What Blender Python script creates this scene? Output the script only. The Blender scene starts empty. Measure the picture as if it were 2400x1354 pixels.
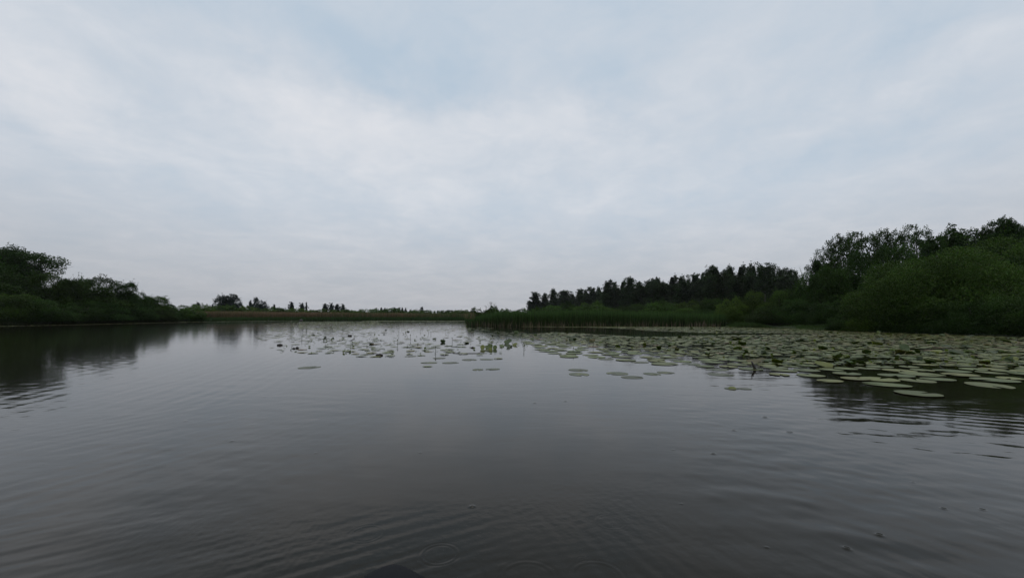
import bpy, math, random
import numpy as np
R = math.radians
rng = np.random.default_rng(7)
random.seed(7)
sc = bpy.context.scene
col = sc.collection

# ------------------------------------------------------------------ camera, sky, sun
F, HOR, CH = 1000.0, 737.0, 0.75        # focal length in photo pixels, horizon row, camera height
def at(px, y):                          # photo pixel of a point on the water -> world
    z = F*CH/(y-HOR)
    return ((px-1200)/F*z, z)
def dep(px, Y):                         # pixel column + distance -> world x
    return (px-1200)/F*Y

cam = bpy.data.cameras.new('camera'); camo = bpy.data.objects.new('camera', cam); col.objects.link(camo)
cam.sensor_width = 36; cam.lens = 36*F/2400; cam.shift_y = 60/2400
cam.clip_start = 0.05; cam.clip_end = 20000
camo.location = (0, 0, CH); camo.rotation_euler = (R(90), 0, 0)
sc.camera = camo

SUN_EL, SUN_AZ = R(64), R(8)
w = bpy.data.worlds.new('World'); sc.world = w; w.use_nodes = True
nt = w.node_tree; nt.nodes.clear()
class G:                                # tiny node helper
    def __init__(s, nt): s.nt = nt
    def n(s, t, **k):
        a = s.nt.nodes.new(t)
        for q, v in k.items(): setattr(a, q, v)
        return a
    def put(s, sock, v):
        if hasattr(v, 'is_output'): s.nt.links.new(v, sock)
        else: sock.default_value = v
    def m(s, op, a, b=None, c=None, clamp=False):
        x = s.n('ShaderNodeMath', operation=op, use_clamp=clamp)
        s.put(x.inputs[0], a)
        if b is not None: s.put(x.inputs[1], b)
        if c is not None: s.put(x.inputs[2], c)
        return x.outputs[0]
    def v(s, op, a, b=None):
        x = s.n('ShaderNodeVectorMath', operation=op); s.put(x.inputs[0], a)
        if b is not None: s.put(x.inputs[1], b)
        return x.outputs[0]
    def ss(s, x, a, b, lo=0.0, hi=1.0):
        n = s.n('ShaderNodeMapRange', interpolation_type='SMOOTHSTEP')
        s.put(n.inputs[0], x); n.inputs[1].default_value = a; n.inputs[2].default_value = b
        n.inputs[3].default_value = lo; n.inputs[4].default_value = hi
        return n.outputs[0]
    def noise(s, vec, scale, detail=5, rough=.5, dist=0.0):
        n = s.n('ShaderNodeTexNoise'); s.put(n.inputs['Vector'], vec)
        n.inputs['Scale'].default_value = scale; n.inputs['Detail'].default_value = detail
        n.inputs['Roughness'].default_value = rough; n.inputs['Distortion'].default_value = dist
        return n
    def mix(s, f, a, b):
        x = s.n('ShaderNodeMix', data_type='RGBA')
        s.put(x.inputs[0], f); s.put(x.inputs[6], a); s.put(x.inputs[7], b)
        return x.outputs[2]
g = G(nt)
tc = g.n('ShaderNodeTexCoord').outputs['Generated']
sep = g.n('ShaderNodeSeparateXYZ'); nt.links.new(tc, sep.inputs[0]); X, Y, Z = sep.outputs
zc = g.m('ADD', g.m('MAXIMUM', Z, 0.0), 0.16)
cmb = g.n('ShaderNodeCombineXYZ'); g.put(cmb.inputs[0], g.m('DIVIDE', X, zc)); g.put(cmb.inputs[1], g.m('DIVIDE', Y, zc))
plane = cmb.outputs[0]                  # the cloud deck: a plane overhead
n1 = g.noise(plane, 0.8, 5, .5, .4); n2 = g.noise(plane, 2.3, 7, .58, .5)
n3 = g.noise(plane, 6.0, 8, .66, .8); t_fine = g.m('MULTIPLY', g.m('SUBTRACT', n3.outputs[0], .5), .55)
az = g.m('ARCTAN2', X, Y); el = g.m('ARCSINE', Z)
wob = g.noise(tc, 4.0, 6, .6)
wsep = g.n('ShaderNodeSeparateColor'); nt.links.new(wob.outputs['Color'], wsep.inputs[0])
azw = g.m('ADD', az, g.m('MULTIPLY', g.m('SUBTRACT', wsep.outputs[0], .5), .55))
elw = g.m('ADD', el, g.m('MULTIPLY', g.m('SUBTRACT', wsep.outputs[1], .5), .26))
t = g.m('ADD', .53, g.m('MULTIPLY', g.m('SUBTRACT', n1.outputs[0], .5), .7))
t = g.m('ADD', t, g.m('MULTIPLY', g.m('SUBTRACT', n2.outputs[0], .5), .95))
CLOUDS = [  # px, y, half width, half height (radians), tilt, amount
 (620, 235, .26, .05, -.22, .28), (1150, 280, .26, .05, .08, .34), (930, 370, .17, .07, -.3, .28),
 (1400, 475, .09, .04, .5, .22), (1400, 290, .12, .05, -.3, .22), (1960, 270, .12, .05, .3, .24),
 (1680, 230, .16, .05, .1, .15), (60, 170, .2, .07, -.3, .28), (300, 300, .3, .08, 0, .18),
 (850, 120, .42, .07, -.15, -.26), (1000, 205, .18, .05, -.2, -.20), (330, 190, .10, .05, 0, -.2), (1200, 0, .9, .16, 0, -.28),
 (120, 340, .2, .04, -.2, -.22), (1450, 190, .14, .04, -.3, -.2), (1100, 520, .3, .03, -.1, -.12),
 (1900, 400, .25, .03, .2, -.16), (1230, 620, .2, .03, 0, -.12), (2000, 110, .35, .05, .1, -.22)]
for px, py, sx, sy, tilt, amt in CLOUDS:
    a0 = math.atan((px-1200)/F); e0 = math.atan((HOR-py)/F*math.cos(a0))
    da = g.m('SUBTRACT', azw, a0); de = g.m('SUBTRACT', elw, e0)
    c_, s_ = math.cos(tilt), math.sin(tilt)
    p = g.m('ADD', g.m('MULTIPLY', da, c_/sx), g.m('MULTIPLY', de, s_/sx))
    q = g.m('ADD', g.m('MULTIPLY', da, -s_/sy), g.m('MULTIPLY', de, c_/sy))
    d2 = g.m('ADD', g.m('MULTIPLY', p, p), g.m('MULTIPLY', q, q))
    t = g.m('ADD', t, g.m('MULTIPLY', g.m('EXPONENT', g.m('MULTIPLY', d2, -1.0)), amt))
t = g.m('MINIMUM', g.m('MAXIMUM', g.m('ADD', t, t_fine), 0.0), 1.0)
cr = g.n('ShaderNodeValToRGB'); g.put(cr.inputs[0], t)
e = cr.color_ramp.elements; e[0].position = 0; e[0].color = (.475, .575, .680, 1); e[1].position = 1; e[1].color = (.73, .75, .79, 1)
m_ = e.new(.5); m_.color = (.588, .645, .716, 1)
hz = g.mix(g.ss(t, .2, .9), (.435, .455, .495, 1), (.50, .51, .545, 1))
sky = g.mix(g.ss(el, -.02, .28), hz, cr.outputs[0])
sky = g.mix(g.ss(el, .72, 1.4), sky, (1.05, 1.10, 1.18, 1))          # overcast is brightest overhead
side = g.ss(g.m('ABSOLUTE', az), .45, 1.2)                       # cloud is thicker to either side, low down
sky = g.mix(g.m('MULTIPLY', side, g.ss(el, .45, .0, 0, .30)), sky, (.34, .36, .40, 1))
nish = g.n('ShaderNodeTexSky', sky_type='NISHITA'); nish.sun_disc = False
nish.sun_elevation = SUN_EL; nish.sun_rotation = SUN_AZ; nish.air_density = 1.0; nish.dust_density = 3.0
ten = g.n('ShaderNodeMix', data_type='RGBA', blend_type='MULTIPLY'); ten.inputs[0].default_value = 1
nt.links.new(sky, ten.inputs[6]); ten.inputs[7].default_value = (10, 10, 10, 1)
fin = g.mix(.96, nish.outputs[0], ten.outputs[2])                # a little open sky through the overcast
bg = g.n('ShaderNodeBackground'); nt.links.new(fin, bg.inputs[0]); bg.inputs[1].default_value = 0.1
out = g.n('ShaderNodeOutputWorld'); nt.links.new(bg.outputs[0], out.inputs[0])

sun = bpy.data.lights.new('sun', 'SUN'); sun.energy = 0.5; sun.angle = R(40); sun.color = (1, .96, .9)
suno = bpy.data.objects.new('sun', sun); col.objects.link(suno)
# light travels along the lamp's -Z: from ahead of the camera, high up, behind cloud
suno.rotation_euler = (-(R(90)-SUN_EL), 0, -SUN_AZ)
sc.view_settings.view_transform = 'Standard'; sc.view_settings.look = 'None'
sc.view_settings.exposure = 0; sc.view_settings.gamma = 1
sc.cycles.use_denoising = True
sc.cycles.max_bounces = 8; sc.cycles.transparent_max_bounces = 8
sc.cycles.sample_clamp_indirect = 4

# ------------------------------------------------------------------ helpers
def mesh(name, V, Fq, C=None, mat=None, smooth=False):
    """V (n,3), Fq list of face arrays (each (k,3) or (k,4)), C per-vertex colour"""
    me = bpy.data.meshes.new(name)
    V = np.asarray(V, np.float32)
    me.vertices.add(len(V)); me.vertices.foreach_set('co', V.ravel())
    loops = np.concatenate([np.asarray(f, np.int32).ravel() for f in Fq])
    tot = np.concatenate([np.full(len(f), np.asarray(f).shape[1], np.int32) for f in Fq])
    start = np.concatenate([[0], np.cumsum(tot)[:-1]]).astype(np.int32)
    me.loops.add(len(loops)); me.loops.foreach_set('vertex_index', loops)
    me.polygons.add(len(tot)); me.polygons.foreach_set('loop_start', start); me.polygons.foreach_set('loop_total', tot)
    me.update(calc_edges=True)
    if smooth: me.polygons.foreach_set('use_smooth', np.ones(len(tot), bool))
    if C is not None:
        C = np.asarray(C, np.float32)
        if C.shape[1] == 3: C = np.hstack([C, np.ones((len(C), 1), np.float32)])
        a = me.color_attributes.new('Col', 'FLOAT_COLOR', 'POINT'); a.data.foreach_set('color', C.ravel())
    if mat: me.materials.append(mat)
    return me
def obj(name, me, parent=None):
    o = bpy.data.objects.new(name, me); col.objects.link(o)
    if parent: o.parent = parent
    return o
def tag(o, label=None, cat=None, group=None, kind=None):
    if label: o['label'] = label
    if cat: o['category'] = cat
    if group: o['group'] = group
    if kind: o['kind'] = kind
    return o
def empty(name, loc, rz=0):
    o = bpy.data.objects.new(name, None); col.objects.link(o); o.location = loc; o.rotation_euler = (0, 0, rz); return o

class Geo:                              # collects pieces of ONE mesh
    def __init__(s): s.V = []; s.Q = []; s.T = []; s.C = []; s.n = 0
    def add(s, V, Q=None, T=None, C=(1, 1, 1)):
        V = np.asarray(V, float); s.V.append(V)
        if Q is not None and len(Q): s.Q.append(np.asarray(Q)+s.n)
        if T is not None and len(T): s.T.append(np.asarray(T)+s.n)
        C = np.asarray(C, float); s.C.append(np.broadcast_to(C, (len(V), 3))); s.n += len(V)
    def build(s, name, mat, smooth=False):
        f = []
        if s.Q: f.append(np.concatenate(s.Q))
        if s.T: f.append(np.concatenate(s.T))
        return mesh(name, np.concatenate(s.V), f, np.concatenate(s.C), mat, smooth)
def tube(geo, P, rad, k=6, C=(1, 1, 1)):
    P = np.asarray(P, float); rad = np.asarray(rad, float); n = len(P)
    T = np.gradient(P, axis=0); T /= np.linalg.norm(T, axis=1)[:, None]+1e-9
    ref = np.array([1, 0, 0]) if abs(T[0][0]) < .8 else np.array([0, 1, 0])
    U = np.cross(T, ref); U /= np.linalg.norm(U, axis=1)[:, None]+1e-9; W = np.cross(T, U)
    a = np.linspace(0, 2*np.pi, k, endpoint=False)
    V = (P[:, None]+rad[:, None, None]*(np.cos(a)[None, :, None]*U[:, None]+np.sin(a)[None, :, None]*W[:, None])).reshape(-1, 3)
    i = np.arange(n-1)[:, None]*k; j = np.arange(k)[None]; j2 = (j+1) % k
    Q = np.stack([i+j, i+j2, i+k+j2, i+k+j], -1).reshape(-1, 4)
    V = np.vstack([V, P[-1]]); b = (n-1)*k; T3 = np.stack([b+np.arange(k), b+(np.arange(k)+1) % k, np.full(k, n*k)], -1)
    geo.add(V, Q, T3, C)
def unit(v): return v/(np.linalg.norm(v, axis=-1, keepdims=True)+1e-9)
def leaf_quads(geo, P, U, L, Wd, C, r, flat=0.0):
    """pointed leaves: centre P, axis U (unit), length L, width Wd"""
    n = len(P)
    rnd = unit(r.normal(size=(n, 3))+np.array([0, 0, 1.3])*flat)
    S = unit(np.cross(U, rnd)); L = np.broadcast_to(L, n)[:, None]; Wd = np.broadcast_to(Wd, n)[:, None]
    V = np.stack([P-U*L*.5, P+S*Wd*.5-U*L*.05, P+U*L*.5, P-S*Wd*.5-U*L*.05], 1).reshape(-1, 3)
    Q = (np.arange(n)[:, None]*4+np.arange(4)[None])
    geo.add(V, Q, None, np.repeat(C, 4, axis=0))

# ------------------------------------------------------------------ materials
def principled(name):
    m = bpy.data.materials.new(name); m.use_nodes = True
    nt = m.node_tree; b = nt.nodes['Principled BSDF']; return m, G(nt), b
def foliage_mat(name, tone, trans=.25):
    m, g, b = principled(name)
    at_ = g.n('ShaderNodeVertexColor', layer_name='Col'); oi = g.n('ShaderNodeObjectInfo')
    mul = g.n('ShaderNodeMix', data_type='RGBA', blend_type='MULTIPLY'); mul.inputs[0].default_value = 1
    g.put(mul.inputs[6], at_.outputs[0]); mul.inputs[7].default_value = (*tone, 1)
    hs = g.n('ShaderNodeHueSaturation'); g.put(hs.inputs['Color'], mul.outputs[2])
    g.put(hs.inputs['Hue'], g.m('ADD', .488, g.m('MULTIPLY', oi.outputs['Random'], .024)))
    g.put(hs.inputs['Value'], g.m('ADD', .85, g.m('MULTIPLY', oi.outputs['Random'], .3)))
    g.put(b.inputs['Base Color'], hs.outputs[0]); b.inputs['Roughness'].default_value = .62
    b.inputs['Specular IOR Level'].default_value = .10
    tr = g.n('ShaderNodeBsdfTranslucent'); g.put(tr.inputs[0], hs.outputs[0])
    mx = g.n('ShaderNodeMixShader'); mx.inputs[0].default_value = trans
    g.put(mx.inputs[1], b.outputs[0]); g.put(mx.inputs[2], tr.outputs[0])
    g.put(m.node_tree.nodes['Material Output'].inputs[0], mx.outputs[0]); return m
M_WIL = foliage_mat('willow_leaves', (.041, .078, .012))
M_BRI = foliage_mat('bright_willow_leaves', (.056, .098, .014))
M_DRK = foliage_mat('dark_leaves', (.025, .051, .009))
M_WOOD = foliage_mat('wood_leaves', (.021, .038, .011))
M_FAR = foliage_mat('distant_leaves', (.036, .048, .040))  # greyness of distance haze mixed into the leaf colour
M_REED = foliage_mat('reed_blades', (1, 1, 1), .2)
def bark_mat():
    m, g, b = principled('bark'); at_ = g.n('ShaderNodeVertexColor', layer_name='Col')
    n = g.noise(g.n('ShaderNodeTexCoord').outputs['Object'], 9, 4)
    g.put(b.inputs['Base Color'], g.mix(g.m('MULTIPLY', n.outputs[0], .6), at_.outputs[0], (.02, .017, .014, 1)))
    b.inputs['Roughness'].default_value = .85; return m
M_BARK = bark_mat()

# water
def water_mat():
    m, g, b = principled('water')
    b.inputs['Base Color'].default_value = (.0080, .0068, .0035, 1); b.inputs['IOR'].default_value = 1.245
    b.inputs['Specular Tint'].default_value = (1, .95, .86, 1)
    b.inputs['Roughness'].default_value = .065
    pos = g.n('ShaderNodeNewGeometry').outputs['Position']
    mp = g.n('ShaderNodeMapping'); g.put(mp.inputs[0], pos); mp.inputs['Scale'].default_value = (.55, 1.4, 1); mp.inputs['Rotation'].default_value = (0, 0, R(8))
    a = g.noise(mp.outputs[0], 2.6, 3, .5, .6); bb = g.noise(mp.outputs[0], 11, 2, .5)
    patch = g.noise(pos, .22, 3, .5)
    st = g.ss(patch.outputs[0], .38, .66, .35, 1.0)
    hgt = g.m('ADD', g.m('MULTIPLY', a.outputs[0], .5), g.m('MULTIPLY', bb.outputs[0], .16))
    bp = g.n('ShaderNodeBump'); g.put(bp.inputs['Height'], hgt)
    g.put(bp.inputs['Strength'], g.m('MULTIPLY', st, .50)); bp.inputs['Distance'].default_value = .014
    g.put(b.inputs['Normal'], bp.outputs[0]); return m
M_WATER = water_mat()

# ------------------------------------------------------------------ water surface, rain rings, bow waves
def shore_y(px):                        # waterline row in the photo
    return np.interp(px, [-400, 0, 200, 450, 700, 1088, 1100, 1150, 1250, 1500, 1700, 1850, 2000, 2200, 2400, 2800],
                         [777, 763, 759, 753.5, 750.5, 750.5, 762, 763.5, 764.5, 764.5, 765, 769, 776, 783, 789, 806])
def shore_z(px): return F*CH/(shore_y(px)-HOR)
RINGS = [(940, 1021, 11, 1), (905, 1108, 15, 1.3), (1455, 1002, 10, 1.2), (1512, 1021, 7, 1), (1395, 1080, 9, 1), (1380, 1062, 7, .8),
 (1725, 996, 15, 1), (1365, 943, 9, .7), (1490, 972, 11, .7), (1540, 977, 10, .7), (1030, 1297, 42, 1.2), (1238, 1352, 62, .7),
 (1400, 1350, 58, .8), (1365, 1311, 9, 1), (1127, 1200, 10, 1.4), (1432, 1222, 34, .6), (1690, 970, 16, .5), (860, 1250, 38, .6),
 (1840, 962, 9, .8), (2280, 1112, 12, .9), (1986, 1284, 10, .9), (300, 1075, 12, .4), (1480, 912, 12, .6), (1610, 880, 14, .6), (770, 1010, 8, .5)]
DROPS = [(435, 986, 4), (543, 1033, 4), (740, 1061, 3), (1107, 1186, 6), (1672, 1063, 5), (1851, 1013, 5), (1793, 978, 5), (1797, 1281, 4),
 (2212, 1192, 5), (2303, 1194, 5), (2061, 1254, 7), (1985, 1284, 7), (1578, 1053, 3), (1253, 944, 4), (1325, 940, 4), (868, 970, 3), (985, 1060, 3), (1720, 1008, 4), (2140, 1130, 3), (620, 930, 3), (330, 935, 3), (1597, 1180, 3)]
def sstep(x, a, b):
    t = np.clip((x-a)/(b-a), 0, 1); return t*t*(3-2*t)
def wave_field(x, y, dr):
    h = np.zeros_like(x); r = np.random.default_rng(3)
    d = np.hypot(x, y)
    side = sstep(np.abs(x/np.maximum(y, .3)), .2, .75)
    patchy = .55+.45*np.sin(x*.9+1.3*np.sin(y*.35))*np.sin(y*.62+.7*np.sin(x*.5))
    for i in range(60):
        wl = .06*(8.0**r.random()); k = 2*np.pi/wl; th = R(r.normal(90, 26))
        A = .0032*wl/(2*np.pi)*(.75 if wl > .28 else .9)
        vis = sstep(wl/np.maximum(dr, 1e-4), 2.5, 5)
        h += A*vis*(.16+1.6*side*patchy)*np.sin(k*(np.cos(th)*x+np.sin(th)*y)+r.random()*6.28+.6*np.sin(x*.8+i))
    near = sstep(d, 7, 1.2)
    def train(dx, dy, wl, amp, mask, ph=0, bend=.3):
        amp = amp*(.35+.65*np.abs(np.sin(2.1*x+3.3*y+2*np.sin(4*y-x)+wl*40)))*.62; bend = bend+1.2*np.sin(4.1*x-3.1*y+wl*9)
        k = 2*np.pi/wl; n = np.array([dy, -dx])/math.hypot(dx, dy)
        return amp*wl/(2*np.pi)*mask*np.sin(k*(n[0]*x+n[1]*y)+ph+bend*np.sin(1.7*x+2.3*y))
    mA = sstep(x, -.5, -1.4)*sstep(y, 1.1, 1.8)*sstep(y, 4.6, 2.6)
    h += train(.38, .925, .145, .030, mA*(.6+.4*np.sin(3*x+y)), 0)+train(.30, .95, .083, .014, mA, 1)
    mF = sstep(x, -1.8, -3)*sstep(y, 2.6, 4)*sstep(y, 12, 7)
    h += train(-.20, .98, .15, .050, mF, 0, .5)+train(-.28, .96, .24, .030, mF, 1, .5)
    mR = sstep(x, 2.2, 3.4)*sstep(y, 2.2, 3)*sstep(y, 7, 4.5)
    h += train(.9, -.5, .13, .035, mR, 0, .6)
    mB = sstep(y, 1.85, 1.25)*sstep(x, .25, -.15)
    h += train(.86, .51, .080, .070, mB*(.6+.4*np.sin(5*x-2*y)), 0, .8)+train(.80, .55, .048, .035, mB, 2, 1.1)
    mC = sstep(y, 1.9, 1.2)*np.exp(-((x-.36)/.30)**2)
    h += train(-.45, .89, .075, .05, mC, 0, .8)+train(-.3, .95, .05, .028, mC, 1, 1.2)
    mD = sstep(y, 1.75, 1.2)*np.exp(-((x-1.15)/.3)**2)
    h += train(-.55, .83, .07, .030, mD, 0, .6)
    mE = sstep(y, 1.7, 1.2)*np.exp(-((x-.05)/.35)**2)
    h += train(.95, .2, .045, .030, mE, 0, 1.3)
    r2 = np.random.default_rng(11); m2 = sstep(y, 2.3, 1.3)*(.25+.75*np.clip(np.sin(3.1*x+1.2*np.sin(5*y))*np.sin(4.3*y+x)+.35, 0, 1))
    for i in range(26):
        wl = r2.uniform(.018, .055); k = 2*np.pi/wl; th = r2.uniform(0, 6.28)
        h += .006*wl/(2*np.pi)*m2*np.sin(k*(np.cos(th)*x+np.sin(th)*y)+r2.random()*6.28)
    return h
def drops_field(x, y):
    h = np.zeros_like(x)
    for px, py, pr, s in RINGS:
        cx, cy = at(px, py); r0 = pr/F*cy; lam = max(.010, r0*.30); wd = max(.009, r0*.25)
        sel = (np.abs(x-cx) < r0+4*wd) & (np.abs(y-cy) < r0+4*wd)
        d = np.hypot(x[sel]-cx, y[sel]-cy)
        h[sel] += s*.078*lam/(2*np.pi)*np.cos(2*np.pi*(d-r0)/lam)*np.exp(-((d-r0)/wd)**2)
    for px, py, pr in DROPS:
        cx, cy = at(px, py); r0 = pr/F*cy
        sel = (np.abs(x-cx) < 4*r0) & (np.abs(y-cy) < 4*r0)
        d = np.hypot(x[sel]-cx, y[sel]-cy)
        h[sel] += .36*r0*np.exp(-(d/r0)**2)
    return h
azs = np.concatenate([np.arange(-54, 54.001, .105), np.arange(57, 303, 5)])
rs = [.02, .2, .4, .6, .75, .9]; 
while rs[-1] < 160:
    q = rs[-1]; px = q*q/(427*CH)
    rs.append(q+px*(.45 if q < 5 else .8))
rs += [170, 190, 230, 300, 500, 1000, 2500, 6000]
rs = np.array(rs)
# front fan uses straight depth rows so that the mesh density follows the distance
A_, Rr = np.meshgrid(np.radians(azs), rs, indexing='xy')
gx, gy = Rr*np.sin(A_), Rr*np.cos(A_)
drg = np.gradient(rs)[:, None]*np.ones_like(A_)
front = (np.cos(A_) > .55) & (Rr > .85) & (Rr < 165)
gz = np.zeros_like(gx); wz = wave_field(gx, gy, drg)+drops_field(gx, gy); gz[front] = wz[front]
nr, nc = gx.shape; V = np.stack([gx, gy, gz], -1).reshape(-1, 3)
i = np.arange(nr-1)[:, None]*nc; j = np.arange(nc)[None]; j2 = (j+1) % nc
Q = np.stack([i+j, i+nc+j, i+nc+j2, i+j2], -1).reshape(-1, 4)
V = np.vstack([V, [0, 0, 0]]); c0 = len(V)-1; T = np.stack([np.full(nc, c0), np.arange(nc), (np.arange(nc)+1) % nc], -1)
wo = obj('water', mesh('water', V, [Q, T], None, M_WATER, True)); tag(wo, kind='structure', label='dark calm pond water pricked with rain rings')

# ------------------------------------------------------------------ land: one ring of ground round the pond out to the horizon
pxs = np.concatenate([np.arange(-400, 1088, 24), [1088, 1096, 1104], np.arange(1112, 2800, 24)])
L = [(dep(p, shore_z(p)), shore_z(p)) for p in pxs]
L += [(21, 5), (22, -6), (17, -18), (2, -27), (-18, -27), (-34, -16), (-36, 2)]
L = np.array(L); ll = len(L); rad = np.hypot(L[:, 0], L[:, 1]); du = L/rad[:, None]
offs = [(-.9, -.45), (-.05, -.06), (.25, .03), (1, .08), (4, .20), (12, .34), (40, .42), (150, .5), (600, .5), (5000, .5)]
V = []; 
for k, (o_, hh) in enumerate(offs):
    jit = rng.normal(0, .12, ll) if 0 < k < 5 else 0
    rr = rad+o_+jit*(1 if k > 1 else .5)
    V.append(np.column_stack([du*rr[:, None], np.full(ll, hh)+(rng.normal(0, .02, ll) if k > 1 else 0)]))
V = np.concatenate(V); i = np.arange(len(offs)-1)[:, None]*ll; j = np.arange(ll)[None]; j2 = (j+1) % ll
Q = np.stack([i+j, i+ll+j, i+ll+j2, i+j2], -1).reshape(-1, 4)[:, ::-1]
mG, g, b = principled('marsh_ground')
n = g.noise(g.n('ShaderNodeNewGeometry').outputs['Position'], .8, 8, .65)
g.put(b.inputs['Base Color'], g.mix(g.ss(n.outputs[0], .35, .65), (.018, .022, .010, 1), (.040, .050, .020, 1))); b.inputs['Roughness'].default_value = .95
bp = g.n('ShaderNodeBump'); g.put(bp.inputs['Height'], n.outputs[0]); bp.inputs['Distance'].default_value = .15; g.put(b.inputs['Normal'], bp.outputs[0])
tag(obj('ground', mesh('ground', V, [Q], None, mG, True)), kind='structure', label='dark marshy ground of the pond banks')

# ------------------------------------------------------------------ trees and bushes
def willow(H, W, n, ls, seed, lobes=34, D=None, ragged=1.0, relief=.78):
    """rounded bush: overlapping lobes of small leaves down to the ground"""
    r = np.random.default_rng(seed); D = D or W*.8
    ge = Geo(); ax = np.array([W/2, D/2, H])
    u = r.random(lobes); ph = r.random(lobes)*2*np.pi+np.arange(lobes)*2.4
    zz = np.concatenate([u[:lobes//2]*.35, .25+.75*u[lobes//2:]])[:lobes]
    q = np.sqrt(np.maximum(0, 1-zz**2)); lr = r.uniform(.13, .38, lobes)*min(W/2, H)*1.0
    dirs = np.stack([q*np.cos(ph), q*np.sin(ph), zz], 1); LC = dirs*(ax-lr[:, None]*.85)*r.uniform(relief, 1.0, (lobes, 1))*np.where(zz < .2, .86, 1.0)[:, None]
    shade = r.uniform(.62, 1.32, lobes)
    k = r.choice(lobes, n, p=lr**2/np.sum(lr**2)); d = unit(r.normal(size=(n, 3))+dirs[k]*.9+np.array([0, 0, .25]))
    P = LC[k]+d*(lr[k]*r.uniform(.72, 1.10, n))[:, None]
    U = unit(d*.8+r.normal(size=(n, 3))*.7)
    c = (shade[k]*r.uniform(.65, 1.35, n))[:, None]*np.array([1, 1, 1])*(1+r.normal(0, .08, (n, 3)))
    ok = P[:, 2] > .0
    leaf_quads(ge, P[ok], U[ok], ls*r.uniform(.7, 1.3, ok.sum()), ls*.42, c[ok], r, .9)
    m = n//5                                                     # inside: shade within the bush put into a darker leaf colour
    P = unit(r.normal(size=(m, 3)))*ax*(r.random(m)**.5*.70)[:, None]; P[:, 2] = np.abs(P[:, 2])
    leaf_quads(ge, P, unit(r.normal(size=(m, 3))), ls*2.4, ls*1.5, np.full((m, 3), .7), r)
    m = n//5                                                     # skirt trailing to the bank, overhang shade darkened into its colour
    a = r.random(m)*2*np.pi; P = np.stack([W*.49*np.cos(a), D*.49*np.sin(a), r.random(m)*H*.3], 1)*(np.array([1, 1, 1])*r.uniform(.70, .95, (m, 1)))
    leaf_quads(ge, P, unit(r.normal(size=(m, 3))+np.array([0, 0, .4])), ls, ls*.42, r.uniform(.5, 1.0, (m, 1))*np.ones((1, 3)), r)
    sp = int(70*ragged); kk = r.integers(0, lobes, sp)           # shoots that break the outline
    for q_ in kk:
        d0 = unit(r.normal(size=3)*.4+dirs[q_]+np.array([0, 0, .5])); ln = lr[q_]*r.uniform(.35, .8)
        tt = r.random(14); P = LC[q_]+d0*(lr[q_]*.9+tt[:, None]*ln)+r.normal(0, ls*.35, (14, 3))
        leaf_quads(ge, P, unit(d0+r.normal(size=(14, 3))*.5), ls*1.0, ls*.38, np.full((14, 3), shade[q_]*1.1), r)
    tg = Geo()
    for q_ in range(9):
        a = r.random()*6.28; e_ = dirs[r.integers(0, lobes)]*ax*.8; b0 = np.array([math.cos(a)*.12, math.sin(a)*.12, -.25])
        P = np.array([b0, b0+(e_-b0)*.35+np.array([0, 0, .1]), b0+(e_-b0)*.7, e_]); tube(tg, P, np.array([.05, .04, .025, .008])*min(W, 4)/4*1.2, 5, (.045, .036, .028))
    return ge, tg
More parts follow.
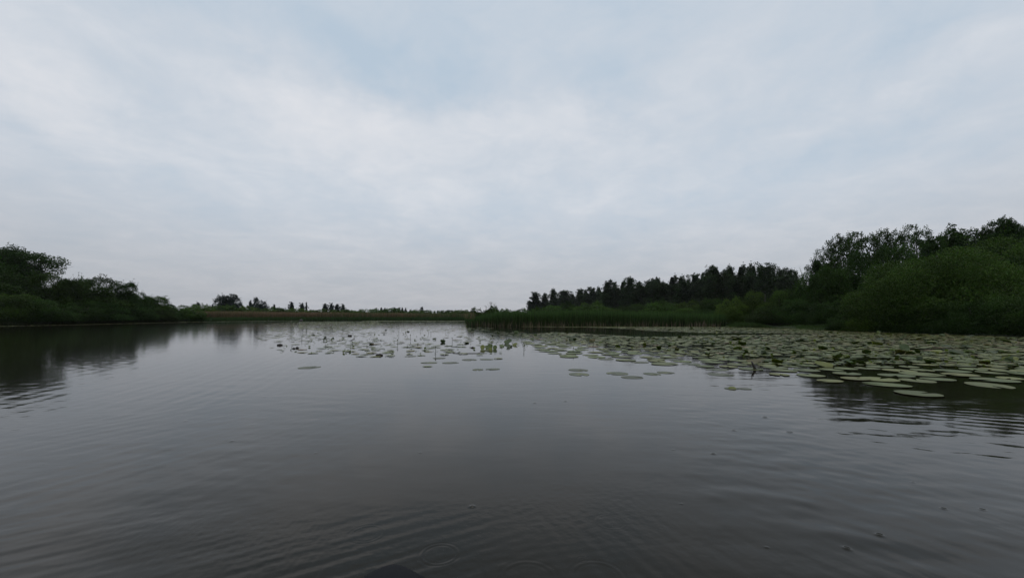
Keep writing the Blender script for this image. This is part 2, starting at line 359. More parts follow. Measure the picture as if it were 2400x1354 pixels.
def tree(H, W, n, ls, seed, prof='oval', base=.25, nl=20, clump=.075, up=.6, bark=(.05, .042, .034), tr=.012, inner=0.15, vz=.75):
    r = np.random.default_rng(seed); ge = Geo(); tg = Geo()
    lean = r.normal(0, .02, 2)*H
    hs = np.linspace(0, .97, 9); TP = np.stack([lean[0]*hs+.012*H*np.sin(hs*5+seed), lean[1]*hs+.01*H*np.cos(hs*4+seed), hs*H], 1); TP[0, 2] = -.3
    tube(tg, TP, H*tr*(1-hs*.88), 7, bark)
    def prad(t):
        if prof == 'cone': return .92*(1-t)**.75+.04
        if prof == 'egg': return (1-t)**.45*min(1, .55+t*2)+.03
        if prof == 'column': return min(1, .75+.3*t)*(1 if t < .7 else max(.12, (1-t)/.3)**.7)
        if prof == 'umbrella': return .45+.55*math.sin(min(1, t*1.15)*math.pi*.62)
        return max(.12, math.sin(math.pi*min(1, .12+.86*t)))**.65
    cl = []; cw = []
    for q in range(nl):
        t_ = (q+.5*r.random())/nl; h0 = (base+(.98-base)*t_**.9)
        a = q*2.399+r.normal(0, .35); Lm = W/2*prad(t_)*r.uniform(.72, 1.12)
        p0 = np.array([np.interp(h0, hs, TP[:, c]) for c in range(3)])*np.array([1, 1, 1]); p0[2] = max(.1, h0*H-Lm*up*.55)
        dr_ = np.array([math.cos(a), math.sin(a), up*(.5 if prof == 'cone' else 1)]); 
        P = np.array([p0, p0+dr_*Lm*.4, p0+dr_*Lm*.72+np.array([0, 0, .03*H]), p0+dr_*Lm*.98+np.array([0, 0, .045*H])])
        P[:, 2] = np.where(P[:, 2] > H*.75, H*(.75+.235*np.tanh((P[:, 2]/H-.75)/.235)), P[:, 2])
        tube(tg, P, H*tr*np.array([.42, .3, .18, .06])*(1.1-t_*.6), 5, bark)
        for s in r.uniform(.3, 1.05, 5 if Lm > .15*H else 3):
            cpt = np.array([np.interp(s, [0, .4, .72, 1.05], P[:, c]) for c in range(3)])+r.normal(0, clump*H*.35, 3)
            cl.append(cpt); cw.append(r.uniform(.6, 1.3)*clump*H*(.30+.95*prad(t_) if prof == 'cone' else 1.05-.45*t_**2))
    for s, q_ in ((.86, .6), (.90, .5), (.94, .36), (.97, .26), (.99, .2)): cl.append(np.array([TP[-1, 0], TP[-1, 1], H*(s-.01)])+r.normal(0, .006*H, 3)); cw.append(clump*H*q_)
    cl = np.array(cl); cw = np.array(cw); sh = r.uniform(.7, 1.28, len(cl))
    k = r.choice(len(cl), n, p=cw**2/np.sum(cw**2)); d = unit(r.normal(size=(n, 3)))
    P = cl[k]+d*(cw[k]*r.random(n)**.45)[:, None]*np.array([1.1, 1.1, vz])
    ok = P[:, 2] > .05
    c = (sh[k]*r.uniform(.65, 1.35, n))[:, None]*(1+r.normal(0, .07, (n, 3)))
    leaf_quads(ge, P[ok], unit(r.normal(size=(ok.sum(), 3))+np.array([0, 0, .2])), ls*r.uniform(.7, 1.3, ok.sum()), ls*.6, c[ok], r)
    m = int(n*inner)
    if m:
        t_ = r.random(m); pr = np.array([prad(x) for x in t_]); a = r.random(m)*6.28; rr = W/2*pr*r.random(m)**.5*.7
        P = np.stack([rr*np.cos(a), rr*np.sin(a), (base*.8+(.9-base*.8)*t_)*H], 1)
        leaf_quads(ge, P, unit(r.normal(size=(m, 3))), ls*2.0, ls*1.3, np.full((m, 3), .7), r)  # inner leaves coloured darker to stand for shade inside the crown
    return ge, tg

LIB = {}
def get(key, fn):
    if key not in LIB:
        cr_, tg = fn(); LIB[key] = (cr_, tg)
    return LIB[key]
MESHES = {}
def place(kind, spec, px, Y, wpx, top, mat, label, group, cat='tree', name='tree', rz=None, bx=.25, dz=0):
    """spec = (library key, builder, nominal H, nominal W). Height and width come from what the photo shows at that distance."""
    key, fn, H0, W0 = spec
    H = (HOR-top)/F*Y+CH-bx; Wd = wpx/F*Y
    kk = (key, mat.name)
    if kk not in MESHES:
        cr_, tg = get(key, fn)
        VV = np.concatenate(cr_.V); zmax = np.percentile(VV[:, 2], 99.85); top_ = VV[VV[:, 2] > .25*zmax]
        MESHES[kk] = (cr_.build(name+'_crown', mat), tg.build(name+'_trunk', M_BARK), zmax, 2*np.percentile(np.abs(top_[:, 0]), 98.5))
    mc, mt, H0, W0 = MESHES[kk]
    root = empty(name, (dep(px, Y), Y, bx+dz), random.uniform(0, 6.28) if rz is None else rz)
    root.scale = (Wd/W0, Wd/W0, H/H0)
    tag(root, label, cat, group)
    a = obj('crown' if kind == 'tree' else 'foliage', mc, root)
    b_ = obj('trunk' if kind == 'tree' else 'stems', mt, root)
    return root

WB = [(f'wil{i}', (lambda i=i: willow(2.2, 4, 15000, .085, 10+i, 30)), 2.2, 4) for i in range(4)]
WS = [(f'ws{i}', (lambda i=i: willow(1.6, 3, 4500, .12, 30+i, 22)), 1.6, 3) for i in range(3)]
BIGW = ('bigw', lambda: willow(3.2, 7.4, 80000, .085, 50, 62, D=6, ragged=2.5, relief=.66), 3.2, 7.4)
BIGW2 = ('bigw2', lambda: willow(3.8, 5.5, 50000, .085, 51, 44, D=5, ragged=2.2, relief=.66), 3.8, 5.5)
LW = [(f'lw{i}', (lambda i=i: willow(3.6, 5.5, 24000, .12, 60+i, 40, ragged=1.8)), 3.6, 5.5) for i in range(3)]
AL = [(f'al{i}', (lambda i=i: tree(7, 3.2, 5200, .13, 70+i, 'oval', .22, 24, .05, .95, inner=.05, vz=1.15)), 7, 3.2) for i in range(4)]
ALD = [(f'ald{i}', (lambda i=i: tree(6, 3.2, 9000, .13, 80+i, 'oval', .12, 24, .075, .6, inner=.25)), 6, 3.2) for i in range(2)]
CO = [(f'co{i}', (lambda i=i: tree(8, 4.6, 20000, .13, 90+i, 'egg', .25, 60, .040, .30, inner=.3, vz=.9)), 8, 2.6) for i in range(2)]
WD = [(f'wd{i}', (lambda i=i: tree(9, 2.9, 6500, .17, 100+i, ['egg', 'cone', 'egg', 'oval', 'egg'][i], .08, 40, .040, .7, inner=.35, vz=1.25)), 9, 2.9) for i in range(5)]
FT = [(f'ft{i}', (lambda i=i: willow(3.6, 5, 5000, .24, 110+i, 44, D=4, ragged=1.2)), 3.6, 5) for i in range(3)]
FS = [(f'fs{i}', (lambda i=i: tree(6, 2.6, 1300, .32, 120+i, 'oval' if i % 2 else 'cone', .05, 13, .09, .5, inner=.3)), 6, 2.6) for i in range(4)]
UM = ('um', lambda: tree(6.2, 6.5, 34000, .12, 130, 'oval', .42, 44, .085, .45, tr=.02, inner=.05), 6.2, 6.5)

gL = 'willows and trees along the left bank'
place('tree', UM, -22, 36, 225, 580, M_DRK, 'tall spreading tree at the far left with sky showing under its arched top', gL, name='spreading_tree', rz=.4)
place('bush', LW[1], 8, 37.5, 190, 592, M_DRK, 'dense round crown filling the middle of the tall tree at the far left', gL, 'willow', 'willow', rz=2.5)
place('bush', LW[0], 15, 33.5, 230, 640, M_DRK, 'dark dense tree mass right under the arched treetop at the left edge', gL, 'willow', 'willow')
place('bush', LW[1], 30, 31, 190, 688, M_WIL, 'greener rounded bush bulging at the waterline at the left edge', gL, 'bush', 'willow_bush')
place('bush', LW[2], 140, 35, 130, 641, M_DRK, 'dark willow with a knobbly top between the arched tree and the broad willow', gL, 'willow', 'willow')
place('bush', LW[0], 238, 38, 165, 650, M_DRK, 'broad round-topped willow on the left bank, second highest crown there', gL, 'willow', 'willow', rz=2)
place('bush', LW[1], 295, 39.5, 95, 660, M_DRK, 'narrower willow leaning out from the side of the broad round-topped willow', gL, 'willow', 'willow')
place('tree', AL[0], 188, 39, 60, 652, M_DRK, 'thin loose tree poking up beside the broad round-topped willow', gL, name='slender_tree')
place('bush', LW[2], 352, 42, 95, 694, M_WIL, 'mid-height willow where the left bank steps down', gL, 'willow', 'willow', rz=1)
place('bush', WB[0], 385, 43.5, 80, 704, M_DRK, 'round willow bush just before the lowest bushes of the left bank', gL, 'bush', 'willow_bush')
place('bush', WB[1], 425, 45.5, 90, 714, M_WIL, 'low willow bush ending the left bank beside the brown reeds', gL, 'bush', 'willow_bush')
place('bush', LW[1], 175, 37, 120, 655, M_DRK, 'dark willow filling the dip between the knobbly willow and the broad one', gL, 'willow', 'willow', rz=4)
place('bush', LW[0], 60, 35, 200, 660, M_DRK, 'dark foliage below the arched treetop, right of its trunk', gL, 'willow', 'willow', rz=3)
place('bush', LW[2], 330, 41.5, 80, 690, M_DRK, 'dark willow behind the waterline between the leaning and the mid-height willow', gL, 'willow', 'willow', rz=5)
low = [(110, 31.5, 110, 702, 'dark low bush at the waterline under the knobbly willow', M_DRK), (175, 34, 110, 706, 'dark low bush at the waterline under the broad willow', M_DRK),
       (245, 36, 110, 708, 'low bush at the waterline left of the leaning willow', M_DRK), (310, 38.5, 90, 714, 'low bush at the waterline under the leaning willow', M_DRK),
       (365, 41, 80, 722, 'small dark bush overhanging the water before the mid-height willow', M_DRK), (-90, 29, 200, 690, 'bush cut by the left edge of the picture', M_DRK)]
for k, (p, Y_, w_, tp, lb, mt_) in enumerate(low):
    place('bush', WB[k % 4], p, Y_, w_, tp, mt_, lb, gL, 'bush', 'willow_bush')
gF = 'low bushes behind the far reed bed'
for k, (p, Y_, w_, tp) in enumerate([(470, 60, 60, 714), (505, 66, 60, 717), (545, 63, 70, 716), (590, 70, 60, 718), (632, 68, 60, 721), (665, 66, 70, 723), (708, 72, 70, 724), (752, 76, 60, 725), (800, 70, 70, 726),
      (850, 84, 60, 726), (885, 80, 60, 725), (928, 78, 66, 723), (968, 90, 50, 727), (1008, 96, 60, 728), (1045, 92, 60, 728), (1080, 86, 50, 727), (825, 100, 50, 728)]):
    w_ *= 1.5; tp -= 1.5
    nm = ['first', 'second', 'third', 'fourth', 'fifth', 'sixth', 'seventh', 'eighth', 'ninth', 'tenth', 'eleventh', 'twelfth', 'thirteenth', 'fourteenth', 'fifteenth', 'sixteenth', 'small rear']
    lab = f'low green bush behind the tan reeds, {nm[k]} from the left bank willows' if k < 16 else 'small rear bush in the gap between the block of dark trees and the far spires'
    place('bush', WS[k % 3], p, Y_, w_, tp, M_WIL if k % 3 else M_BRI, lab, gF, 'bush', 'bush')
gH = 'distant trees on the horizon'
far = [(535, 78, 62, 689, FT[0], 'wide rounded grey-green tree, largest on the horizon'), (587, 95, 11, 703, FS[1], 'slim tree between the wide rounded tree and the blocky dark tree'),
 (606, 85, 34, 697, FT[1], 'blocky dark tree with a flat top, next to the slim one'), (620, 87, 22, 706, FT[2], 'shoulder tree sloping down beside the blocky dark tree'),
 (643, 100, 12, 713, FS[0], 'tiny leaning tree alone in the gap after the blocky tree'), (684, 100, 17, 707, FS[2], 'small pointed tree standing alone on the horizon'),
 (708, 102, 14, 709, FS[1], 'small bushy tree with a thin mast-like tree beside it'), (718, 102, 8, 708, FS[0], 'thin mast-like tree beside a small bushy one'),
 (762, 110, 16, 711, FS[3], 'first of four dark trees standing in a block'), (777, 110, 15, 709, FS[1], 'second and tallest of four dark trees in a block'), (790, 110, 15, 712, FS[3], 'third of four dark trees in a block'), (804, 110, 14, 712, FS[2], 'last of four dark trees in a block, nearest the reeds opening'),
 (465, 75, 22, 708, FT[2], 'small round treetop above the end of the left bank'), (498, 90, 9, 712, FS[2], 'tiny sapling just left of the wide rounded tree'),
 (882, 130, 8, 721, FS[0], 'tiny spire, first of three in a cluster'), (893, 130, 9, 720, FS[2], 'tiny spire, middle of three in a cluster'), (902, 130, 8, 721, FS[0], 'tiny spire, last of three in a cluster'),
 (925, 120, 14, 720, FS[1], 'little round tree, leftmost of a knot of four'), (936, 122, 9, 720, FS[0], 'little spire, second of a knot of four'), (943, 122, 8, 720, FS[2], 'little spire, third of a knot of four'), (951, 122, 8, 721, FS[0], 'little spire, last of a knot of four'),
 (962, 125, 7, 725, FS[2], 'tiny low spire before the round tree on the horizon'), (977, 130, 4, 724, FS[0], 'hair-thin sapling beside the round tree on the horizon'), (989, 110, 16, 719, FT[1], 'small round dark tree alone, between two groups of spires'),
 (1010, 140, 7, 727, FS[0], 'first of four minute spires on the horizon'), (1018, 140, 6, 728, FS[2], 'second of four minute spires on the horizon'), (1026, 140, 6, 727, FS[0], 'third of four minute spires on the horizon'), (1034, 140, 7, 727, FS[2], 'fourth of four minute spires on the horizon'),
 (1050, 120, 12, 726, FS[3], 'small dark pointed tree just before the cattail point'), (845, 130, 10, 725, FS[1], 'tiny tree bump alone above the middle of the far reeds')]
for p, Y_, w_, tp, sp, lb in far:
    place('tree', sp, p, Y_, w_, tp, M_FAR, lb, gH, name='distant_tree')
# point of land behind the cattails
gP = 'bushes on the cattail point'
pt = [(1082, 62, 26, 727, WS[0], 'small bush at the very tip of the cattail point'), (1115, 58, 44, 720, WS[1], 'dark round bush near the tip of the cattail point'), (1150, 54, 50, 716, WS[2], 'round bush under the thin reddish treetop on the point'),
      (1190, 48, 66, 723, WS[0], 'wide low bush between the reddish treetop and the first dark trees'), (1228, 44, 60, 722, WS[1], 'low bush in front of the first dark trees of the wood'), (1265, 42, 60, 719, WS[2], 'soft green bush beneath the first dark trees of the wood')]
for p, Y_, w_, tp, sp, lb in pt: place('bush', sp, p, Y_, w_, tp, M_WIL, lb, gP, 'bush', 'bush')
M_RED = foliage_mat('thin_reddish_leaves', (.075, .062, .045))
place('tree', ('thin', lambda: tree(4, 2.2, 420, .10, 140, 'oval', .3, 16, .05, .8, inner=0), 4, 2.2), 1150, 55, 26, 707, M_RED, 'sparse treetop with thin reddish twigs above the point', gP, name='bare_topped_tree')
# the wood
gW = 'dark wood behind the right bank'
ordn = ['first', 'second', 'third', 'fourth', 'fifth', 'sixth', 'seventh', 'eighth', 'ninth', 'tenth', 'eleventh', 'twelfth', 'thirteenth', 'fourteenth', 'fifteenth', 'sixteenth', 'seventeenth', 'eighteenth', 'nineteenth', 'twentieth',
 'twenty-first', 'twenty-second', 'twenty-third', 'twenty-fourth', 'twenty-fifth', 'twenty-sixth', 'twenty-seventh', 'twenty-eighth', 'twenty-ninth', 'thirtieth', 'thirty-first', 'thirty-second', 'thirty-third', 'thirty-fourth', 'thirty-fifth', 'thirty-sixth', 'thirty-seventh', 'thirty-eighth', 'thirty-ninth']
wood = [(1243, 704, 14), (1255, 684, 25), (1277, 687, 22), (1297, 677, 22), (1324, 680, 34), (1343, 688, 18), (1360, 676, 22), (1374, 680, 16), (1389, 672, 24), (1405, 672, 18), (1424, 656, 30), (1440, 660, 20), (1459, 657, 20), (1476, 648, 24), (1497, 660, 24),
 (1520, 656, 22), (1532, 652, 16), (1543, 649, 20), (1556, 659, 16), (1575, 645, 26), (1595, 646, 28), (1612, 652, 18), (1630, 640, 28), (1646, 640, 14), (1657, 631, 24), (1676, 622, 34), (1698, 630, 26), (1713, 622, 26), (1736, 620, 30),
 (1755, 627, 20), (1766, 618, 24), (1783, 624, 20), (1795, 614, 30), (1812, 630, 22), (1830, 629, 28), (1850, 627, 26), (1864, 633, 24)]
for k, (p, tp, w_) in enumerate(wood):
    Y_ = (9.2-CH)/((HOR-tp)/F); Y_ = min(Y_, 150)
    if p == 1795:
        sp = ('birch', lambda: tree(9, 3.2, 3000, .22, 150, 'umbrella', .55, 15, .06, .5, bark=(.16, .15, .13), tr=.006, inner=.1), 9, 3.2)
        place('tree', sp, p, Y_-5, w_*1.3, tp, M_WOOD, 'flat-topped birch with a thin pale trunk showing in the dark wood', gW, name='birch_tree')
        continue
    place('tree', WD[(k*2+(k//5)) % 5], p, Y_, w_*1.35, tp, M_WOOD, f'dark tree on the skyline of the wood, {ordn[k]} from its low left end', gW, name='wood_tree')
k = 0
for p in list(range(1262, 1870, 17)):
    tp = np.interp(p, [1240, 1400, 1480, 1600, 1680, 1870], [702, 688, 668, 660, 642, 645])+random.uniform(-4, 8)
    Y_ = (7.5-CH)/((HOR-tp)/F)*.97
    place('tree', WD[(k*3+1) % 5], p, Y_, 42+random.uniform(-6, 8), tp, M_WOOD, 'lower dark tree filling the wood beneath its skyline', 'lower trees filling the wood', name='wood_tree'); k += 1
# shrubs in front of the wood
gS = 'willow bushes between cattails and wood'
sh = [(1300, 37, 90, 716, M_WIL, WB[0], 'soft low willow bush at the left end before the wood'), (1330, 40, 60, 706, M_DRK, WB[3], 'dark small bush under the fifth skyline tree'), (1392, 35, 130, 707, M_WIL, WB[1], 'long rounded green willow bush over the middle of the cattails'),
      (1465, 37, 90, 716, M_DRK, WB[2], 'dark low bush between two green rounded willows over the cattails'), (1500, 39, 80, 712, M_DRK, WB[0], 'dark bush just left of the light green rounded willow'), (1545, 34, 120, 704, M_WIL, WB[3], 'light green rounded willow over the right half of the cattails'),
      (1620, 34.5, 110, 702, M_WIL, WB[1], 'rounded willow bush before the tallest skyline trees'), (1672, 33, 90, 698, M_DRK, WB[2], 'darker willow bush beside the bright yellow-green one'), (1435, 33, 90, 724, M_WIL, WB[2], 'low willow bush half sunk in the cattails'),
      (1600, 31, 90, 722, M_WIL, WB[0], 'low bush at the right end of the cattails'), (1652, 30, 80, 722, M_DRK, WB[3], 'low dark bush left of the bright yellow-green one'),
      (1722, 28.5, 100, 697, M_BRI, WB[1], 'bright yellow-green rounded willow bush, lightest on the right bank'), (1772, 28, 90, 683, M_WIL, WB[0], 'green willow bush rising behind the bright one'), (1835, 28, 100, 677, M_WIL, WB[2], 'sloping green willow climbing toward the tall dark mass'),
      (1800, 26, 110, 715, M_DRK, WB[3], 'dark low bush over the grassy bank'), (1870, 25, 110, 700, M_DRK, WB[0], 'dark low bush beside the grassy bank, under the tall mass'), (1905, 27, 100, 640, M_DRK, LW[1], 'tall dark willow mass left of the big round willow'),
      (1945, 25.5, 110, 625, M_DRK, LW[2], 'very dark willow directly behind the edge of the big round willow'), (1880, 30, 60, 650, M_WIL, LW[0], 'upright willow where the wood meets the tall dark mass'), (2010, 27, 150, 590, M_DRK, LW[0], 'dark broad willow above and behind the big round willow'),
      (2090, 26, 150, 575, M_DRK, LW[1], 'dark willow filling the slope below the loose alders'), (1960, 22.5, 110, 700, M_DRK, WB[1], 'black-green low bush in the shade beside the big round willow')]
for p, Y_, w_, tp, mt_, sp, lb in sh: place('bush', sp, p, Y_, w_, tp, mt_, lb, gS, 'bush', 'willow_bush')
place('bush', BIGW, 2195, 19.2, 375, 592, M_WIL, 'big round willow dome hanging to the water at the right', 'big willows on the right bank', 'willow', 'large_willow', rz=.3)
place('bush', BIGW2, 2345, 20.5, 300, 560, M_WIL, 'higher willow dome at the right edge, behind the big round one', 'big willows on the right bank', 'willow', 'large_willow', rz=1.2)
place('bush', BIGW2, 2010+460, 18.5, 260, 600, M_WIL, 'willow cut off by the right edge of the picture', 'big willows on the right bank', 'willow', 'large_willow', rz=2.2)
for k, (p, w_, tp, mt_, lb) in enumerate([(2040, 110, 716, M_BRI, 'bright skirt bush at the waterside end of the big round willow'), (2120, 130, 712, M_DRK, 'dark branches overhanging the pads under the middle of the big round willow'),
      (2205, 140, 706, M_DRK, 'black-green bush at the waterline below the top of the big round willow'), (2290, 150, 702, M_DRK, 'black-green bush at the waterline below the higher dome'), (2375, 160, 694, M_DRK, 'dark overhanging bush at the waterline at the right edge'),
      (1985, 90, 735, M_DRK, 'small dark bush closing the gap between bank grass and big round willow')]):
    place('bush', WB[k % 4], p, float(shore_z(p))+w_*.00030*shore_z(p), w_, tp, mt_, lb, 'bushes overhanging the lily carpet', 'bush', 'willow_bush', bx=.02)  # dark ones carry the willow's self-shadow in their leaf colour
gA = 'loose alders standing above the right willows'
al = [(1945, 31, 40, 568, AL[0], 'leftmost loose alder with twigs sticking out over the wood'), (1968, 30, 50, 548, AL[1], 'second loose alder, sky showing through its branches'), (1993, 31, 44, 544, AL[2], 'third loose alder with a round leafy tip'),
      (2022, 30, 46, 541, AL[3], 'fourth loose alder, in the middle of the airy group'), (2052, 31, 44, 539, AL[0], 'fifth loose alder with an upright bushy top'), (2080, 30, 46, 536, AL[1], 'sixth loose alder, with long bare-tipped shoots'), (2108, 30, 44, 538, AL[2], 'seventh loose alder, last of the airy group'),
      (2150, 31, 44, 524, AL[3], 'tall thin alder with a wispy pale top'), (2180, 29, 60, 545, ALD[0], 'leafy green alder right of the wispy one'), (2215, 30, 40, 540, ALD[1], 'short alder just left of the star-topped one'), (2243, 29, 66, 526, ALD[0], 'star-topped alder with a broad dark crown'),
      (2275, 30, 40, 552, ALD[1], 'low alder between the star-topped one and the small cone'), (2306, 28, 34, 533, CO[0], 'small cone-shaped tree left of the tall cone'), (2357, 27, 62, 511, CO[1], 'tall dense cone-shaped tree, highest point on the right'),
      (2330, 28, 40, 556, ALD[0], 'low dark tree wedged between the two cones'), (2408, 27, 44, 517, ALD[1], 'treetop just entering at the right edge'), (1915, 31, 40, 600, ALD[1], 'alder stepping down from the airy group to the wood')]
for p, Y_, w_, tp, sp, lb in al: place('tree', sp, p, Y_, w_*(1.5 if sp[0][:2] == 'co' else 1.25), tp, M_DRK, lb, gA, name='alder' if sp[0][:2] == 'al' else 'conical_tree')

# ------------------------------------------------------------------ reeds, cattails, sedge
def blades(name, n, pfun, hfun, wd, cols, seed, lean=.12, label='', base=-.1):
    r = np.random.default_rng(seed); x, y = pfun(r, n); h = hfun(r, x, y, n)
    a = r.random(n)*6.28; ln = np.abs(r.normal(0, lean, n))*h; ta = r.random(n)*6.28
    s = np.stack([np.cos(a), np.sin(a)], 1)*wd*.5
    pts = []; C = []
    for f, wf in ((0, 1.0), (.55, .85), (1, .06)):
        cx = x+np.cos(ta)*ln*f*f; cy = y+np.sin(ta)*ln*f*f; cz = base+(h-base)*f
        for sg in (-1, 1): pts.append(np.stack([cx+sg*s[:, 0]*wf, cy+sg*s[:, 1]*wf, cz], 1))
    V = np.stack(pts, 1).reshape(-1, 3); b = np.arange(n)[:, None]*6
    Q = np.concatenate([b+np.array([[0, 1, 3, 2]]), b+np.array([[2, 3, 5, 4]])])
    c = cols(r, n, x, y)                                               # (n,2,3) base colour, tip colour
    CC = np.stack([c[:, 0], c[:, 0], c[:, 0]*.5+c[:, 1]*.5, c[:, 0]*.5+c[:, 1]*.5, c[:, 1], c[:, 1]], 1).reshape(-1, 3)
    o = obj(name, mesh(name, V, [Q], CC, M_REED)); tag(o, label, kind='stuff'); return o
def strip(p0, p1, d0, d1):
    def f(r, n):
        px = r.uniform(p0, p1, n); z = shore_z(px)+d0+(d1-d0)*r.random(n)**1.2; return dep(px, z), z
    return f
def cv(base, tip, j=.25):
    def f(r, n, x=None, y=None):
        k = r.uniform(1-j, 1+j, (n, 1, 1)); return np.array([base, tip])[None]*k*(1+r.normal(0, .06, (n, 2, 3)))
    return f
def reedcol(r, n, x, y):
    px = 1200+x/y*F; gr = r.random(n) < np.interp(px, [450, 750, 1000, 1110], [.10, .15, .45, .65])+.15*np.sin(x*.5)
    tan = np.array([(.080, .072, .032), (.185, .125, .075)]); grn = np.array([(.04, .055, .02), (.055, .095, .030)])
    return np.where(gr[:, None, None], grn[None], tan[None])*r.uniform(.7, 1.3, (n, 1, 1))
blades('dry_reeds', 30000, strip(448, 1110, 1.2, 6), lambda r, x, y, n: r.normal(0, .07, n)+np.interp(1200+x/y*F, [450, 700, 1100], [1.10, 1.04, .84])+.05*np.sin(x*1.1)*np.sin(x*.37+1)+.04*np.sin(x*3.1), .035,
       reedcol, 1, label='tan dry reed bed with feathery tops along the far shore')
blades('green_reeds', 26000, strip(440, 1105, -.3, 1.4), lambda r, x, y, n: r.normal(.36, .07, n), .035,
       cv((.035, .05, .018), (.040, .078, .022)), 2, label='short green reeds at the foot of the tan reed bed')
def cattail_h(r, x, y, n):
    px = 1200+x/y*F; return r.normal(.86, .12, n)*np.interp(px, [1090, 1112, 1165, 1400, 1700], [.35, .6, .98, 1.02, .8])*(1+.07*np.sin(x*1.3+y)*np.sin(x*.6))
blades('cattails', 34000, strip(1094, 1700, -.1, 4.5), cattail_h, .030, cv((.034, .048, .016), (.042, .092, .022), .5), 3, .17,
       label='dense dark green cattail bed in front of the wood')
blades('dead_stalks', 420, strip(1094, 1690, -.45, .1), lambda r, x, y, n: r.uniform(.12, .42, n), .03, cv((.14, .115, .075), (.17, .14, .09)), 4, .3,
       label='pale dead stalks standing in the water before the cattails')
blades('bank_grass', 16000, strip(1690, 1990, -.15, 1.2), lambda r, x, y, n: r.uniform(.08, .34, n)*(.55+.45*np.sin(x*2.3+1.7*np.sin(x*.9))), .022, cv((.040, .045, .018), (.050, .090, .022)), 5, .45,
       label='low grass on the bank under the dark bushes')
blades('shore_sedge', 14000, strip(-60, 450, -.2, .8), lambda r, x, y, n: r.uniform(.12, .35, n), .03, cv((.03, .03, .015), (.03, .045, .018)), 6, .4,
       label='dark sedge fringe along the foot of the left bank')
blades('far_meadow', 30000, (lambda r, n: (lambda px, z: (dep(px, z), z))(r.uniform(400, 1300, n), r.uniform(62, 130, n))), lambda r, x, y, n: r.uniform(.5, .85, n), .08,
       cv((.05, .07, .03), (.06, .085, .035)), 8, .2, label='green marsh vegetation stretching behind the far reeds')

# ------------------------------------------------------------------ water lilies
def pad_mat():
    m, g, b = principled('lily_pad'); at_ = g.n('ShaderNodeVertexColor', layer_name='Col'); oi = g.n('ShaderNodeObjectInfo')
    n = g.noise(g.n('ShaderNodeTexCoord').outputs['Object'], 14, 4)
    sp_ = g.noise(g.n('ShaderNodeNewGeometry').outputs['Position'], 26, 3, .6); big = g.noise(g.n('ShaderNodeNewGeometry').outputs['Position'], 5, 2)
    cc_ = g.mix(g.ss(sp_.outputs[0], .60, .70, 0, .75), at_.outputs[0], (.075, .055, .024, 1))     # brown spots and tired patches
    cc_ = g.mix(g.ss(big.outputs[0], .52, .66, 0, .5), cc_, (.125, .130, .040, 1))
    hs = g.n('ShaderNodeHueSaturation'); g.put(hs.inputs['Color'], cc_)
    g.put(hs.inputs['Hue'], g.m('ADD', .49, g.m('MULTIPLY', oi.outputs['Random'], .02)))
    g.put(hs.inputs['Value'], g.m('ADD', .62, g.m('MULTIPLY', g.m('ADD', oi.outputs['Random'], n.outputs[0]), .27)))
    g.put(b.inputs['Base Color'], hs.outputs[0]); b.inputs['Roughness'].default_value = .5
    b.inputs['Specular IOR Level'].default_value = .16; return m
M_PAD = pad_mat()
def pad_geo(r, rad, k=18, lift=.006, bend=0.0, fold=0.0, c=(.085, .115, .055), notch=.42, tilt=(0, 0), wav=.03, rows=2):
    """heart-shaped floating leaf with a slit, slightly thick"""
    a = np.linspace(notch*.5, 2*np.pi-notch*.5, k)
    rr = rad*(1+.05*np.sin(a*2+r.random()*6)+r.normal(0, .012, k)); ov = r.uniform(.78, .95)
    ring = np.stack([rr*np.cos(a), rr*np.sin(a)*ov], 1)
    vs = [np.array([[.12*rad, 0]])]+[ring*f for f in np.linspace(1/rows, 1, rows)]
    P = np.concatenate(vs); z = lift+bend*(P[:, 1]**2)/rad+fold*np.abs(P[:, 1])
    rel = np.hypot(P[:, 0], P[:, 1])/rad; th = np.arctan2(P[:, 1], P[:, 0])
    z += wav*rad*np.clip(rel-.5, 0, 1)*np.sin(th*3+r.random()*6)+tilt[0]*P[:, 0]+tilt[1]*P[:, 1]
    if bend == 0 and fold == 0: z = np.maximum(z, .002)
    V = np.column_stack([P, z]); T = np.stack([np.zeros(k-1, int), 1+np.arange(k-1), 2+np.arange(k-1)], -1)
    Q = []
    for q in range(rows-1):
        s = 1+q*k; Q.append(np.stack([s+np.arange(k-1), s+k+np.arange(k-1), s+k+1+np.arange(k-1), s+1+np.arange(k-1)], -1))
    cc = np.ones((len(V), 3))*np.array(c)*r.uniform(.9, 1.1); cc[1+(rows-1)*k:] *= np.array([.95, .93, .75])
    cc[0] *= 1.15
    return V, (np.concatenate(Q) if Q else None), T, cc
def thick(V, Q, T, cc, t=.0012):
    n = len(V); V2 = V.copy(); V2[:, 2] -= t
    return np.vstack([V, V2]), np.vstack([Q, Q[:, ::-1]+n]) if Q is not None else None, np.vstack([T, T[:, ::-1]+n]), np.vstack([cc, cc*.8])
COLS = [(.100, .122, .036)]*8+[(.078, .104, .030)]*6+[(.122, .132, .038)]*6+[(.130, .120, .035), (.15, .10, .055), (.065, .095, .030)]
PV = []; THIN = []
for q in range(18):
    r = np.random.default_rng(200+q); G_ = Geo(); G_.add(*thick(*pad_geo(r, .15, 26, c=COLS[q % len(COLS)], rows=3, lift=.002, wav=.016)))
    PV.append(G_.build('lily_pad', M_PAD, True))
for q in range(6):                       # thin, half-drowned greyish pads of the open water
    r = np.random.default_rng(260+q); G_ = Geo(); G_.add(*pad_geo(r, .15, 26, c=(.070, .080, .048), rows=3, lift=.0008, wav=.010)); THIN.append(G_.build('lily_pad', M_PAD, True))
M_LEAF, g, b = principled('raised_lily_leaf'); vc = g.n('ShaderNodeVertexColor', layer_name='Col').outputs[0]
